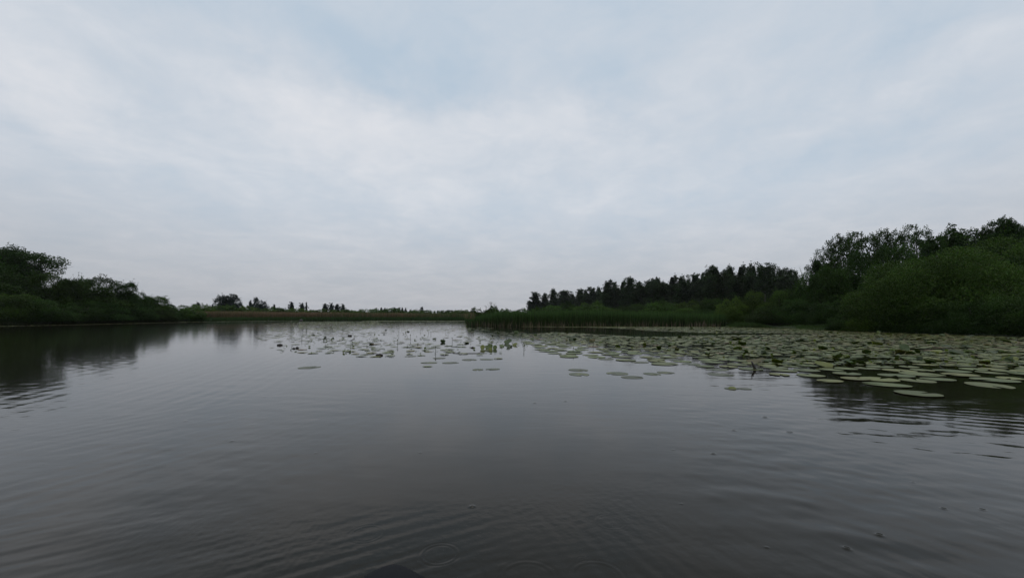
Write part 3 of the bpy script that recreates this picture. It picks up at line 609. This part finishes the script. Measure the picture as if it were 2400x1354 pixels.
g.put(b.inputs['Base Color'], vc); b.inputs['Roughness'].default_value = .5; tr = g.n('ShaderNodeBsdfTranslucent'); g.put(tr.inputs[0], g.mix(.5, vc, (.14, .20, .02, 1)))
mx = g.n('ShaderNodeMixShader'); mx.inputs[0].default_value = .45; g.put(mx.inputs[1], b.outputs[0]); g.put(mx.inputs[2], tr.outputs[0]); g.put(M_LEAF.node_tree.nodes['Material Output'].inputs[0], mx.outputs[0])
inpoly = lambda px, y, poly: np.logical_xor.reduce([((y1 > y) != (y2 > y)) & (px < (x2-x1)*(y-y1)/(y2-y1+1e-12)+x1) for (x1, y1), (x2, y2) in zip(poly, poly[1:]+poly[:1])])
CARPET = [(1225, 784), (1300, 779), (1360, 781), (1500, 790), (1590, 788), (1640, 783), (1560, 779), (1480, 771), (1380, 767.2), (1500, 766), (1700, 766.3), (1850, 770), (2000, 777.5), (2200, 784.5), (2400, 790.5), (2800, 808),
          (2800, 910), (2400, 880), (2240, 862), (2110, 850), (2000, 856), (1900, 858), (1800, 862), (1740, 850), (1660, 838), (1560, 826), (1420, 812), (1260, 800), (1225, 790)]
LANES = [[(1380, 771), (1500, 774), (1640, 780), (1950, 783), (1640, 786), (1590, 789), (1500, 790), (1360, 781)], [(1700, 838), (1900, 831), (1960, 834), (1760, 845)], [(1910, 845), (2060, 838), (2140, 842), (1950, 850)],
         [(2100, 818), (2260, 814), (2300, 817), (2150, 822)], [(1790, 800), (1900, 799), (1880, 802), (1800, 803)], [(1560, 812), (1660, 808), (1700, 812), (1600, 816)]]
FRINGE = [(1225, 800), (1420, 812), (1660, 838), (1800, 862), (1960, 862), (2110, 855), (2400, 880), (2400, 900), (2250, 893), (2060, 900), (1940, 890), (1820, 878), (1700, 862), (1500, 850), (1330, 836), (1240, 815)]
MID = [(690, 752.5), (1085, 752.5), (1100, 766), (1230, 772), (1230, 800), (1230, 838), (1150, 842), (1000, 842), (900, 838), (760, 830), (640, 822), (600, 790), (620, 762)]
DENSE_MID = [(700, 754), (880, 753.5), (900, 760), (840, 775), (760, 778), (700, 768)]
STRIP1 = [(1225, 764.9), (1300, 765.3), (1450, 765.6), (1700, 766), (1700, 767.4), (1450, 767.2), (1300, 766.6), (1225, 765.6)]
STRIP2 = [(850, 751.6), (1088, 751.6), (1088, 753), (850, 753)]
STRIP3 = [(-100, 767.3), (0, 764.2), (200, 760.0), (450, 754.2), (700, 751.2), (700, 751.8), (450, 754.8), (200, 760.8), (0, 765.2), (-100, 769)]
pads = []                                # x, y, r, region
cell = {}
def free(x, y, rad, ov):
    i, j = int(x//.5), int(y//.5)
    for a in (-1, 0, 1):
        for b in (-1, 0, 1):
            for (x2, y2, r2) in cell.get((i+a, j+b), ()):
                if (x-x2)**2+(y-y2)**2 < ((rad+r2)*ov)**2: return False
    cell.setdefault((i, j), []).append((x, y, rad)); return True
def scatter(poly, n, ov, rr, region, holes=(), keep=None):
    P = np.array(poly); zz = F*CH/(P[:, 1]-HOR); xx = (P[:, 0]-1200)/F*zz
    x = rng.uniform(xx.min(), xx.max(), n); y = rng.uniform(zz.min(), zz.max(), n)
    px = 1200+x/y*F; py = HOR+F*CH/y; ok = inpoly(px, py, poly)
    for h in holes: ok &= ~inpoly(px, py, h)
    if keep is not None: ok &= rng.random(n) < keep(px, py, x, y)
    for a, b in zip(x[ok], y[ok]):
        rd = rng.uniform(*rr)
        if free(a, b, rd, ov): pads.append((a, b, rd, region))
for p, y_, wp in [(725, 861, 50), (1005, 850, 38), (1056, 850, 38), (1002, 859, 24), (1120, 866, 30), (1155, 865, 34), (1355, 867, 50), (1357, 877, 52), (1447, 875, 54), (1482, 884, 54), (1528, 876, 44), (1560, 873, 42), (1715, 910, 34), (1745, 911, 30),
    (2318, 903, 92), (2330, 891, 84), (2152, 923, 88), (2078, 902, 88), (2005, 888, 66), (1945, 893, 60), (1900, 880, 60), (2060, 889, 80), (2150, 892, 66), (2250, 879, 70), (2160, 878, 84), (2100, 880, 70), (1890, 868, 60), (1680, 866, 50), (1690, 878, 56),
    (1760, 865, 54), (2410, 877, 70), (1580, 842, 44), (1420, 841, 44), (1620, 853, 46), (1500, 849, 40), (1100, 843, 38), (1140, 842, 32)]:
    a, b = at(p, y_); cell.setdefault((int(a//.5), int(b//.5)), []).append((a, b, wp/2000*b)); pads.append((a, b, wp/2000*b, 'single'))
scatter([q for q in CARPET], 12000, .84, (.11, .18), 'carpet', LANES, lambda px, py, x, y: np.where(y < 7.5, .8, 0)*(x/y > .3))
scatter(CARPET, 110000, .88, (.075, .15), 'carpet', LANES, lambda px, py, x, y: np.where((np.sin(x*1.1+1.8*np.sin(y*.7))*np.sin(y*1.9+x*.5) < -.62), .05, 1.0))
scatter(FRINGE, 5000, .9, (.13, .20), 'fringe', (), lambda px, py, x, y: .45)
scatter(DENSE_MID, 9000, .85, (.10, .17), 'far')
scatter(MID, 22000, .95, (.055, .125), 'mid', (), lambda px, py, x, y: .24+.4*np.sin(x*.8+1)*np.sin(y*.5))
for st in (STRIP1, STRIP2): scatter(st, 16000, .8, (.10, .17), 'far')
scatter(STRIP3, 30000, .8, (.10, .17), 'leftstrip')
app = [p[2]**2/p[1]**3 for p in pads]; order = np.argsort(app)[::-1]
SINGLE_LB = {0: 'lone pale lily pad far out on the open water, nearest the left', 14: 'nearest and largest clean green pad on the dark water at the right edge', 15: 'long pad just behind the nearest right-hand pad', 16: 'green pad floating alone lowest on the dark reflection'}
def plab(i, x, y, rd, reg):
    px = 1200+x/y*F
    if i in SINGLE_LB: return SINGLE_LB[i], 'stray lily pads on open water'
    if reg == 'single': return ('pale thin lily pad on the open grey water below the carpet edge' if px < 1850 else 'broad pad along the loose front edge of the carpet before the big willow'), ('stray lily pads on open water' if px < 1850 else 'pads at the front edge of the carpet')
    if reg in ('carpet', 'fringe'):
        if px > 2100: return 'grey-green lily pad packed in the carpet before the big willows', 'lily pads of the carpet before the big willows'
        if px > 1650: return 'grey-green lily pad packed in the carpet before the dark bushes', 'lily pads of the carpet before the dark bushes'
        return 'grey-green lily pad in the thinner carpet before the cattails', 'lily pads of the carpet before the cattails'
    return 'faint lily pad lying flat on the bright water in the middle of the pond', 'lily pads scattered in the middle of the pond'
rest = Geo(); n_ind = 0
for rank, i_ in enumerate(order):
    x, y, rd, reg = pads[i_]; r = np.random.default_rng(int(i_)+999)
    if n_ind < 300:
        faint = (reg == 'single' and x/y < .55) or reg == 'mid'
        o = obj('lily_pad', THIN[int(r.integers(0, 6))] if faint else PV[int(r.integers(0, 18))]); o.location = (x, y, .0015+.007*r.random())
        s = rd/.15; o.scale = (s, s, 1); o.rotation_euler = (r.normal(0, .006), r.normal(0, .006), r.random()*6.28)
        if faint: o.location.z = .0005; o.rotation_euler = (0, 0, o.rotation_euler.z)
        lb, gp = plab(int(i_), x, y, rd, reg); tag(o, lb, 'lily pad', gp); n_ind += 1
    else:
        c = np.array(COLS[int(r.integers(0, len(COLS)))])
        if reg == 'carpet' and x/y > .7 and r.random() < .25: c = np.array((.135, .125, .058))
        if y > 20: c = c*np.array([1, 1.02, .85])
        k = 16 if y < 12 else 9
        V, Q, T, cc = pad_geo(r, rd, k, c=c, rows=1, tilt=(r.normal(0, .012), r.normal(0, .012)))
        a = r.random()*6.28; ca, sa = math.cos(a), math.sin(a)
        V = np.column_stack([V[:, 0]*ca-V[:, 1]*sa+x, V[:, 0]*sa+V[:, 1]*ca+y, V[:, 2]+.006*r.random()])
        rest.add(V, Q, T, cc)
tag(obj('lily_carpet', rest.build('lily_carpet', M_PAD, True)), 'farther carpet of countless small grey-green lily pads', kind='stuff')
print('PADS', len(pads))

# raised, folded and curled leaves standing out of the water
def place_geo(name, parts, x, y, rz, label, cat, group=None):
    """parts: list of (part name, Geo, material)"""
    if len(parts) == 1:
        o = obj(name, parts[0][1].build(name, parts[0][2], True))
    else:
        o = empty(name, (0, 0, 0))
        for pn, ge, mt_ in parts: obj(pn, ge.build(pn, mt_, True), o)
    o.location = (x, y, 0); o.rotation_euler = (0, 0, rz); tag(o, label, cat, group); return o
def raised_leaf(seed, rad, c, hgt, mode):
    """a leaf standing or leaning out of the water: broad heart blade, cupped, its slit end under water"""
    r = np.random.default_rng(seed); ge = Geo(); k, rows = 20, 4
    a = np.linspace(-np.pi, np.pi, k, endpoint=False)
    for blade in range(1 if mode == 0 else 2):
        ang = R([38, 62, 50][mode]+r.normal(0, 8)) if blade == 0 else R(30+r.normal(0, 8)); yaw = 0 if blade == 0 else r.uniform(1.5, 4.5); sc_ = 1 if blade == 0 else .75
        P = [np.zeros((1, 2))]+[np.stack([f*np.cos(a)*(1-.18*np.abs(np.sin(a*.5))**3), f*np.sin(a)*.82], 1) for f in np.linspace(1/rows, 1, rows)]
        P = np.concatenate(P)*rad*sc_; rel = np.hypot(P[:, 0], P[:, 1])/rad
        z = .30*P[:, 1]**2/rad+.10*rad*rel**2*np.sin(3*np.arctan2(P[:, 1], P[:, 0])+r.random()*6)+(.28*np.abs(P[:, 1]) if mode == 1 else 0)
        x = P[:, 0]+rad*sc_*.8; V = np.stack([x*math.cos(ang)-z*math.sin(ang)-rad*.5, P[:, 1], x*math.sin(ang)+z*math.cos(ang)], 1)
        V = V@np.array([[math.cos(yaw), math.sin(yaw), 0], [-math.sin(yaw), math.cos(yaw), 0], [0, 0, 1]])
        T = np.stack([np.zeros(k, int), 1+np.arange(k), 1+(np.arange(k)+1) % k], -1)
        Q = np.concatenate([np.stack([1+q*k+np.arange(k), 1+(q+1)*k+np.arange(k), 1+(q+1)*k+(np.arange(k)+1) % k, 1+q*k+(np.arange(k)+1) % k], -1) for q in range(rows-1)])
        V[:, 2] = V[:, 2]*hgt/(rad*1.5*math.sin(ang))*(1 if blade == 0 else .8)-.006
        cc = np.ones((len(V), 3))*np.array(c)*r.uniform(.85, 1.15)
        ge.add(*thick(V, Q, T, cc, .003))
    return ge
LEAFC = [(.050, .085, .020), (.085, .125, .022), (.038, .060, .020), (.15, .17, .022), (.11, .095, .025)]
def rl(px, y_, wp, hp, ci, seed, mode, label, group='raised lily leaves'):
    x, y = at(px, y_); ge = raised_leaf(seed, wp/2000*y, LEAFC[ci], hp/F*y, mode)
    place_geo('raised_lily_leaf', [('leaf', ge, M_LEAF)], x, y, R(90)+random.uniform(-.7, .7), label, 'lily leaf', group)
rl(1037, 802, 15, 6, 0, 1, 1, 'dark leaf with a pointed tip standing alone on the open water', 'raised lily leaves')
rl(1190, 805, 22, 9, 0, 2, 0, 'large dark green leaf tilted up behind the yellow-green clump')
for q, (p, y_, w_, h_, c_, m_) in enumerate([(1131, 818, 14, 8, 3, 0), (1142, 817, 14, 7, 1, 0), (1149, 815, 14, 9, 1, 0), (1150, 821, 12, 6, 3, 0), (1160, 818, 13, 8, 1, 0), (1176, 812, 15, 4, 1, 0), (1192, 813, 14, 6, 0, 0), (1207, 809, 16, 5, 3, 0)]):
    rl(p, y_, w_, h_, c_, 10+q, m_, f'crumpled leaf of the yellow-green clump in mid-pond, {["leftmost", "second", "third", "lowest", "fifth", "sixth", "seventh", "rightmost"][q]} of eight')
rl(1933, 858, 44, 9, 3, 31, 0, 'bright lime-green leaf curled up, brightest in the carpet', 'raised lily leaves')
rl(1716, 911, 20, 5, 3, 32, 0, 'small lime-green curled leaf lying on a lone pad')
rl(2120, 822, 24, 14, 0, 33, 0, 'dark green dome-like leaf raised in the carpet below the big willow')
rl(2370, 795, 20, 4, 1, 34, 1, 'pale folded leaf against the dark shore at the right')
rl(1210, 782, 14, 6, 0, 35, 1, 'dark leaf standing at the left tip of the thin carpet')
rr_ = random.Random(5); dk = []
for q in range(150):
    for _ in range(40):
        p, y_ = rr_.uniform(1240, 2390), rr_.uniform(768, 858)
        if inpoly(np.array([p]), np.array([y_]), CARPET)[0] and not any(inpoly(np.array([p]), np.array([y_]), h)[0] for h in LANES): break
    dk.append((p, y_, rr_.uniform(.05, .13), rr_.uniform(.025, .08)))
for q in range(20): dk.append((rr_.uniform(700, 1235), rr_.uniform(757, 815), rr_.uniform(.04, .09), rr_.uniform(.012, .04)))
bits = Geo(); rb = np.random.default_rng(77)     # the countless small curled scraps between the pads
for q in range(1300):
    for _ in range(30):
        p, y_ = (rb.uniform(1240, 2395), rb.uniform(766, 860)) if q < 1000 else (rb.uniform(660, 1235), rb.uniform(754, 830))
        if q >= 1000 or (inpoly(np.array([p]), np.array([y_]), CARPET)[0] and not any(inpoly(np.array([p]), np.array([y_]), h)[0] for h in LANES)): break
    x, y = at(p, y_); rd = rb.uniform(.015, .05)*(1 if y > 11 else .8); a = np.linspace(0, 2*np.pi, 9, endpoint=False); ti = rb.uniform(.15, .9); ya = rb.random()*6.28
    lx, ly = rd*np.cos(a), rd*.7*np.sin(a); lz = lx*ti+.4*ly**2/rd; lz = (lz-lz.min())*rb.uniform(.4, 1)
    V = np.stack([x+lx*math.cos(ya)-ly*math.sin(ya), y+lx*math.sin(ya)+ly*math.cos(ya), lz+.004], 1)
    c = np.array(LEAFC[rb.choice(5, p=[.3, .3, .2, .05, .15])])*rb.uniform(.45, 1.0)
    if q >= 1000: c = c*.6
    bits.add(V, None, np.stack([np.zeros(7, int), np.arange(1, 8), np.arange(2, 9)], -1), c)
tag(obj('leaf_scraps', bits.build('leaf_scraps', M_LEAF, True)), 'countless small curled scraps of leaf among the pads', kind='stuff')
RM = {}
for q in range(10):
    for ci in range(5): RM[q, ci] = None
def dome_words(p, y_):
    if p < 1235: return 'dark small leaf curled up among the sparse pads in mid-pond', 'curled leaves among the sparse pads'
    if p < 1650: return 'crumpled leaf poking up in the carpet before the cattails', 'curled leaves before the cattails'
    if p < 2100: return 'crumpled leaf poking up in the carpet before the dark bushes', 'curled leaves before the dark bushes'
    return 'crumpled leaf poking up in the carpet before the big willows', 'curled leaves before the big willows'
for q, (p, y_, rd, hh) in enumerate(dk):
    v = q % 10; ci = rr_.choices([0, 1, 2, 3, 4], [4, 3, 5, 1, 1.5])[0] if p > 1235 else 2
    if RM[v, ci] is None: RM[v, ci] = raised_leaf(300+v, .1, LEAFC[ci], .05, v % 3).build('raised_lily_leaf', M_LEAF, True)
    o = obj('raised_lily_leaf', RM[v, ci]); x, y = at(p, y_); o.location = (x, y, 0); o.scale = (rd/.1, rd/.1, hh/.05); o.rotation_euler = (0, 0, rr_.random()*6.28)
    lb, gp = dome_words(p, y_); tag(o, lb, 'lily leaf', gp)
# flower stalks with buds
M_STEM, g, b = principled('lily_stem'); g.put(b.inputs['Base Color'], g.n('ShaderNodeVertexColor', layer_name='Col').outputs[0]); b.inputs['Roughness'].default_value = .5
def stalk(seed):
    r = np.random.default_rng(seed); s = Geo(); bd = Geo(); h = .10; lx = r.normal(0, .02)
    P = np.array([[0, 0, -.02], [lx*.3, 0, h*.5], [lx, 0, h]]); tube(s, P, [.005, .0045, .004], 6, (.035, .045, .018))
    hh = np.linspace(0, 1, 6); tube(bd, np.stack([np.full(6, lx), np.zeros(6), h+hh*.028], 1), .013*np.sin(np.pi*np.clip(hh*.85+.1, 0, 1))+.002, 8, (.10, .10, .02) if seed % 2 else (.05, .055, .02))
    return s.build('stem', M_STEM, True), bd.build('bud', M_STEM, True)
SK = [stalk(q) for q in range(4)]
SP = [(1021, 828), (1343, 826), (1060, 800), (1005, 782), (1010, 783), (935, 785), (932, 808), (1198, 798), (1228, 817), (826, 808), (707, 798), (1185, 790), (1390, 815), (1050, 780), (1419, 812), (955, 790), (962, 795), (1130, 787), (1158, 789), (1222, 800),
      (985, 778), (1045, 778), (1110, 783), (870, 786), (1380, 798), (1690, 792), (1850, 806), (2060, 800), (2200, 812), (1560, 800)]
for q, (p, y_) in enumerate(SP):
    x, y = at(p, y_); r_ = empty('lily_bud', (x, y, 0), random.random()*6.28); s = random.uniform(.6, 1.2); r_.scale = (1, 1, s)
    obj('stem', SK[q % 4][0], r_); obj('bud', SK[q % 4][1], r_)
    lb = 'thick dark bud on a short stalk, nearest of the stalks in mid-pond' if q == 0 else 'thin upright stalk alone at the carpet front before the cattails' if q == 1 else ('thin stalk with a small bud sticking up from the sparse pads' if p < 1240 else 'thin stalk with a small bud sticking up from the lily carpet')
    tag(r_, lb, 'lily bud', 'flower stalks among sparse pads' if p < 1240 else 'flower stalks in the carpet')
# drift wood, stump, dark floating bits
M_DEAD, g, b = principled('wet_wood'); n = g.noise(g.n('ShaderNodeTexCoord').outputs['Object'], 30, 5)
g.put(b.inputs['Base Color'], g.mix(n.outputs[0], (.010, .008, .006, 1), (.035, .027, .018, 1))); b.inputs['Roughness'].default_value = .45
ge = Geo(); x, y = at(1768, 866)
tube(ge, [[.012, 0, -.05], [.006, 0, .02], [-.012, 0, .06], [-.03, .005, .10], [-.034, .005, .118]], [.020, .019, .016, .012, .004], 9); tube(ge, [[-.004, 0, .045], [.03, .01, .06], [.06, .01, .055]], [.011, .008, .003], 7); tube(ge, [[-.06, 0, .002], [0, 0, .006], [.09, .02, .003]], [.006, .010, .004], 7)
place_geo('dead_stump', [('stump', ge, M_DEAD)], x, y, 0, 'dark broken stump sticking up at the front edge of the lily carpet', 'stump')
ge = Geo(); x, y = at(1105, 828)
P = [[-.36*1.0, 0, .004], [-.2, .02, .006], [-.02, -.01, .007], [.12, .01, .006], [.30, .0, .004]]; tube(ge, P, [.003, .004, .005, .004, .002], 7); tube(ge, [[.12, .01, .006], [.17, .09, .014], [.24, .06, .006]], [.005, .004, .002], 6); tube(ge, [[-.3, 0, .005], [-.26, .05, .012]], [.005, .002], 6)
place_geo('floating_twig', [('twig', ge, M_DEAD)], x, y, 0, 'long thin twig lying flat on the water below the yellow-green clump', 'twig')
for q, (p, y_, wp, hp, lb) in enumerate([(889, 833, 17, 5, 'small dark rounded log end floating alone in open water'), (656, 809, 13, 4, 'dark round float-like lump farthest toward the open left water'), (1108, 815, 9, 3, 'small dark lump just left of the yellow-green clump'), (689, 817, 8, 3, 'little dark clod beside another on the left of the pads'), (697, 816, 6, 4, 'upright little dark clod beside the flat one'), (820, 787, 10, 3, 'dark clod at the upper middle of the sparse pads'), (706, 752, 8, 4, 'dark clod far off at the tip of the far reed bed')]):
    x, y = at(p, y_); ge = Geo(); a = wp/2000*y; h = hp/F*y
    hh = np.linspace(-1, 1, 9); P = np.stack([hh*a, .01*np.sin(hh*3+q), np.full(9, h*.25)], 1); tube(ge, P, np.sqrt(np.maximum(.02, 1-hh**2))*h*.75*(1+.15*np.sin(hh*7+q)), 9)
    place_geo('driftwood', [('wood', ge, M_DEAD)], x, y, .1, lb, 'driftwood', 'dark floating bits of wood')

# ------------------------------------------------------------------ the boat we sit in: only the tip of its bow shows
def boat():
    root = empty('kayak', (-.265, .948, 0), R(10)); hull = Geo(); deck = Geo(); rimg = Geo(); Lb = 3.1
    s = np.concatenate([np.array([0, .004, .015, .035, .07, .12, .2, .32, .5]), np.linspace(.75, 2.7, 12), [2.9, 3.02, 3.08, 3.1]])
    k = 24; rings = []
    for v in s:
        e_ = min(v, Lb-v); wdt = .40*(1-math.exp(-e_*.55-e_*e_*3))**.5*(1 if e_ > .03 else math.sqrt(max(e_, 0)/.03+.0001)); top = .235+.03*math.exp(-e_*3)
        wdt = max(wdt, .002); a = np.linspace(0, 2*np.pi, k, endpoint=False)
        bow = min(1, math.sqrt(e_/.25+.001)); zc_ = .12+.05*(1-bow)
        zz = zc_+(top-zc_)*np.sin(a) if False else np.where(np.sin(a) > 0, zc_+(top-zc_)*np.sin(a)**.8*min(1, bow+.2), zc_-(zc_+.10)*bow*np.abs(np.sin(a))**.9)
        rings.append(np.stack([wdt*np.cos(a), np.full(k, -v), zz], 1))
    V = np.concatenate(rings); i = np.arange(len(s)-1)[:, None]*k; j = np.arange(k)[None]; j2 = (j+1) % k
    Q = np.stack([i+j, i+k+j, i+k+j2, i+j2], -1); up = np.arange(k) < k//2
    hull.add(V, Q[:, ~up].reshape(-1, 4)); deck.add(V, Q[:, up].reshape(-1, 4))
    for sd in (0, k//2): tube(rimg, V.reshape(len(s), k, 3)[1:-1, sd]*np.array([1.01, 1, 1]), np.full(len(s)-2, .009), 8)
    mh, g, b = principled('navy_hull'); nn = g.noise(g.n('ShaderNodeTexCoord').outputs['Object'], 40, 4)
    g.put(b.inputs['Base Color'], g.mix(nn.outputs[0], (.0015, .0022, .0035, 1), (.0030, .0040, .0060, 1))); b.inputs['Roughness'].default_value = .75; b.inputs['Specular IOR Level'].default_value = .15
    obj('hull', hull.build('hull', mh, True), root); obj('deck', deck.build('deck', mh, True), root); obj('rim', rimg.build('rim', mh, True), root)
    tag(root, 'dark navy boat, only its rounded bow tip showing at the bottom edge', 'boat')
boat()

# ------------------------------------------------------------------ the damp air over the marsh
ge = Geo(); x0, x1, y0, y1, z0, z1 = -260, 330, -60, 260, -1.6, 16
ge.add([[x0, y0, z0], [x1, y0, z0], [x1, y1, z0], [x0, y1, z0], [x0, y0, z1], [x1, y0, z1], [x1, y1, z1], [x0, y1, z1]],
       [[0, 3, 2, 1], [4, 5, 6, 7], [0, 1, 5, 4], [1, 2, 6, 5], [2, 3, 7, 6], [3, 0, 4, 7]])
M_HAZE = bpy.data.materials.new('haze'); M_HAZE.use_nodes = True; hn = M_HAZE.node_tree; hn.nodes.clear()
vo = hn.nodes.new('ShaderNodeVolumePrincipled'); vo.inputs['Density'].default_value = .00015; vo.inputs['Color'].default_value = (.80, .83, .88, 1); vo.inputs['Anisotropy'].default_value = .2
ho = hn.nodes.new('ShaderNodeOutputMaterial'); hn.links.new(vo.outputs[0], ho.inputs['Volume'])
tag(obj('haze', ge.build('haze', M_HAZE)), 'thin damp haze lying over the marsh', kind='stuff')
sc.cycles.volume_bounces = 1
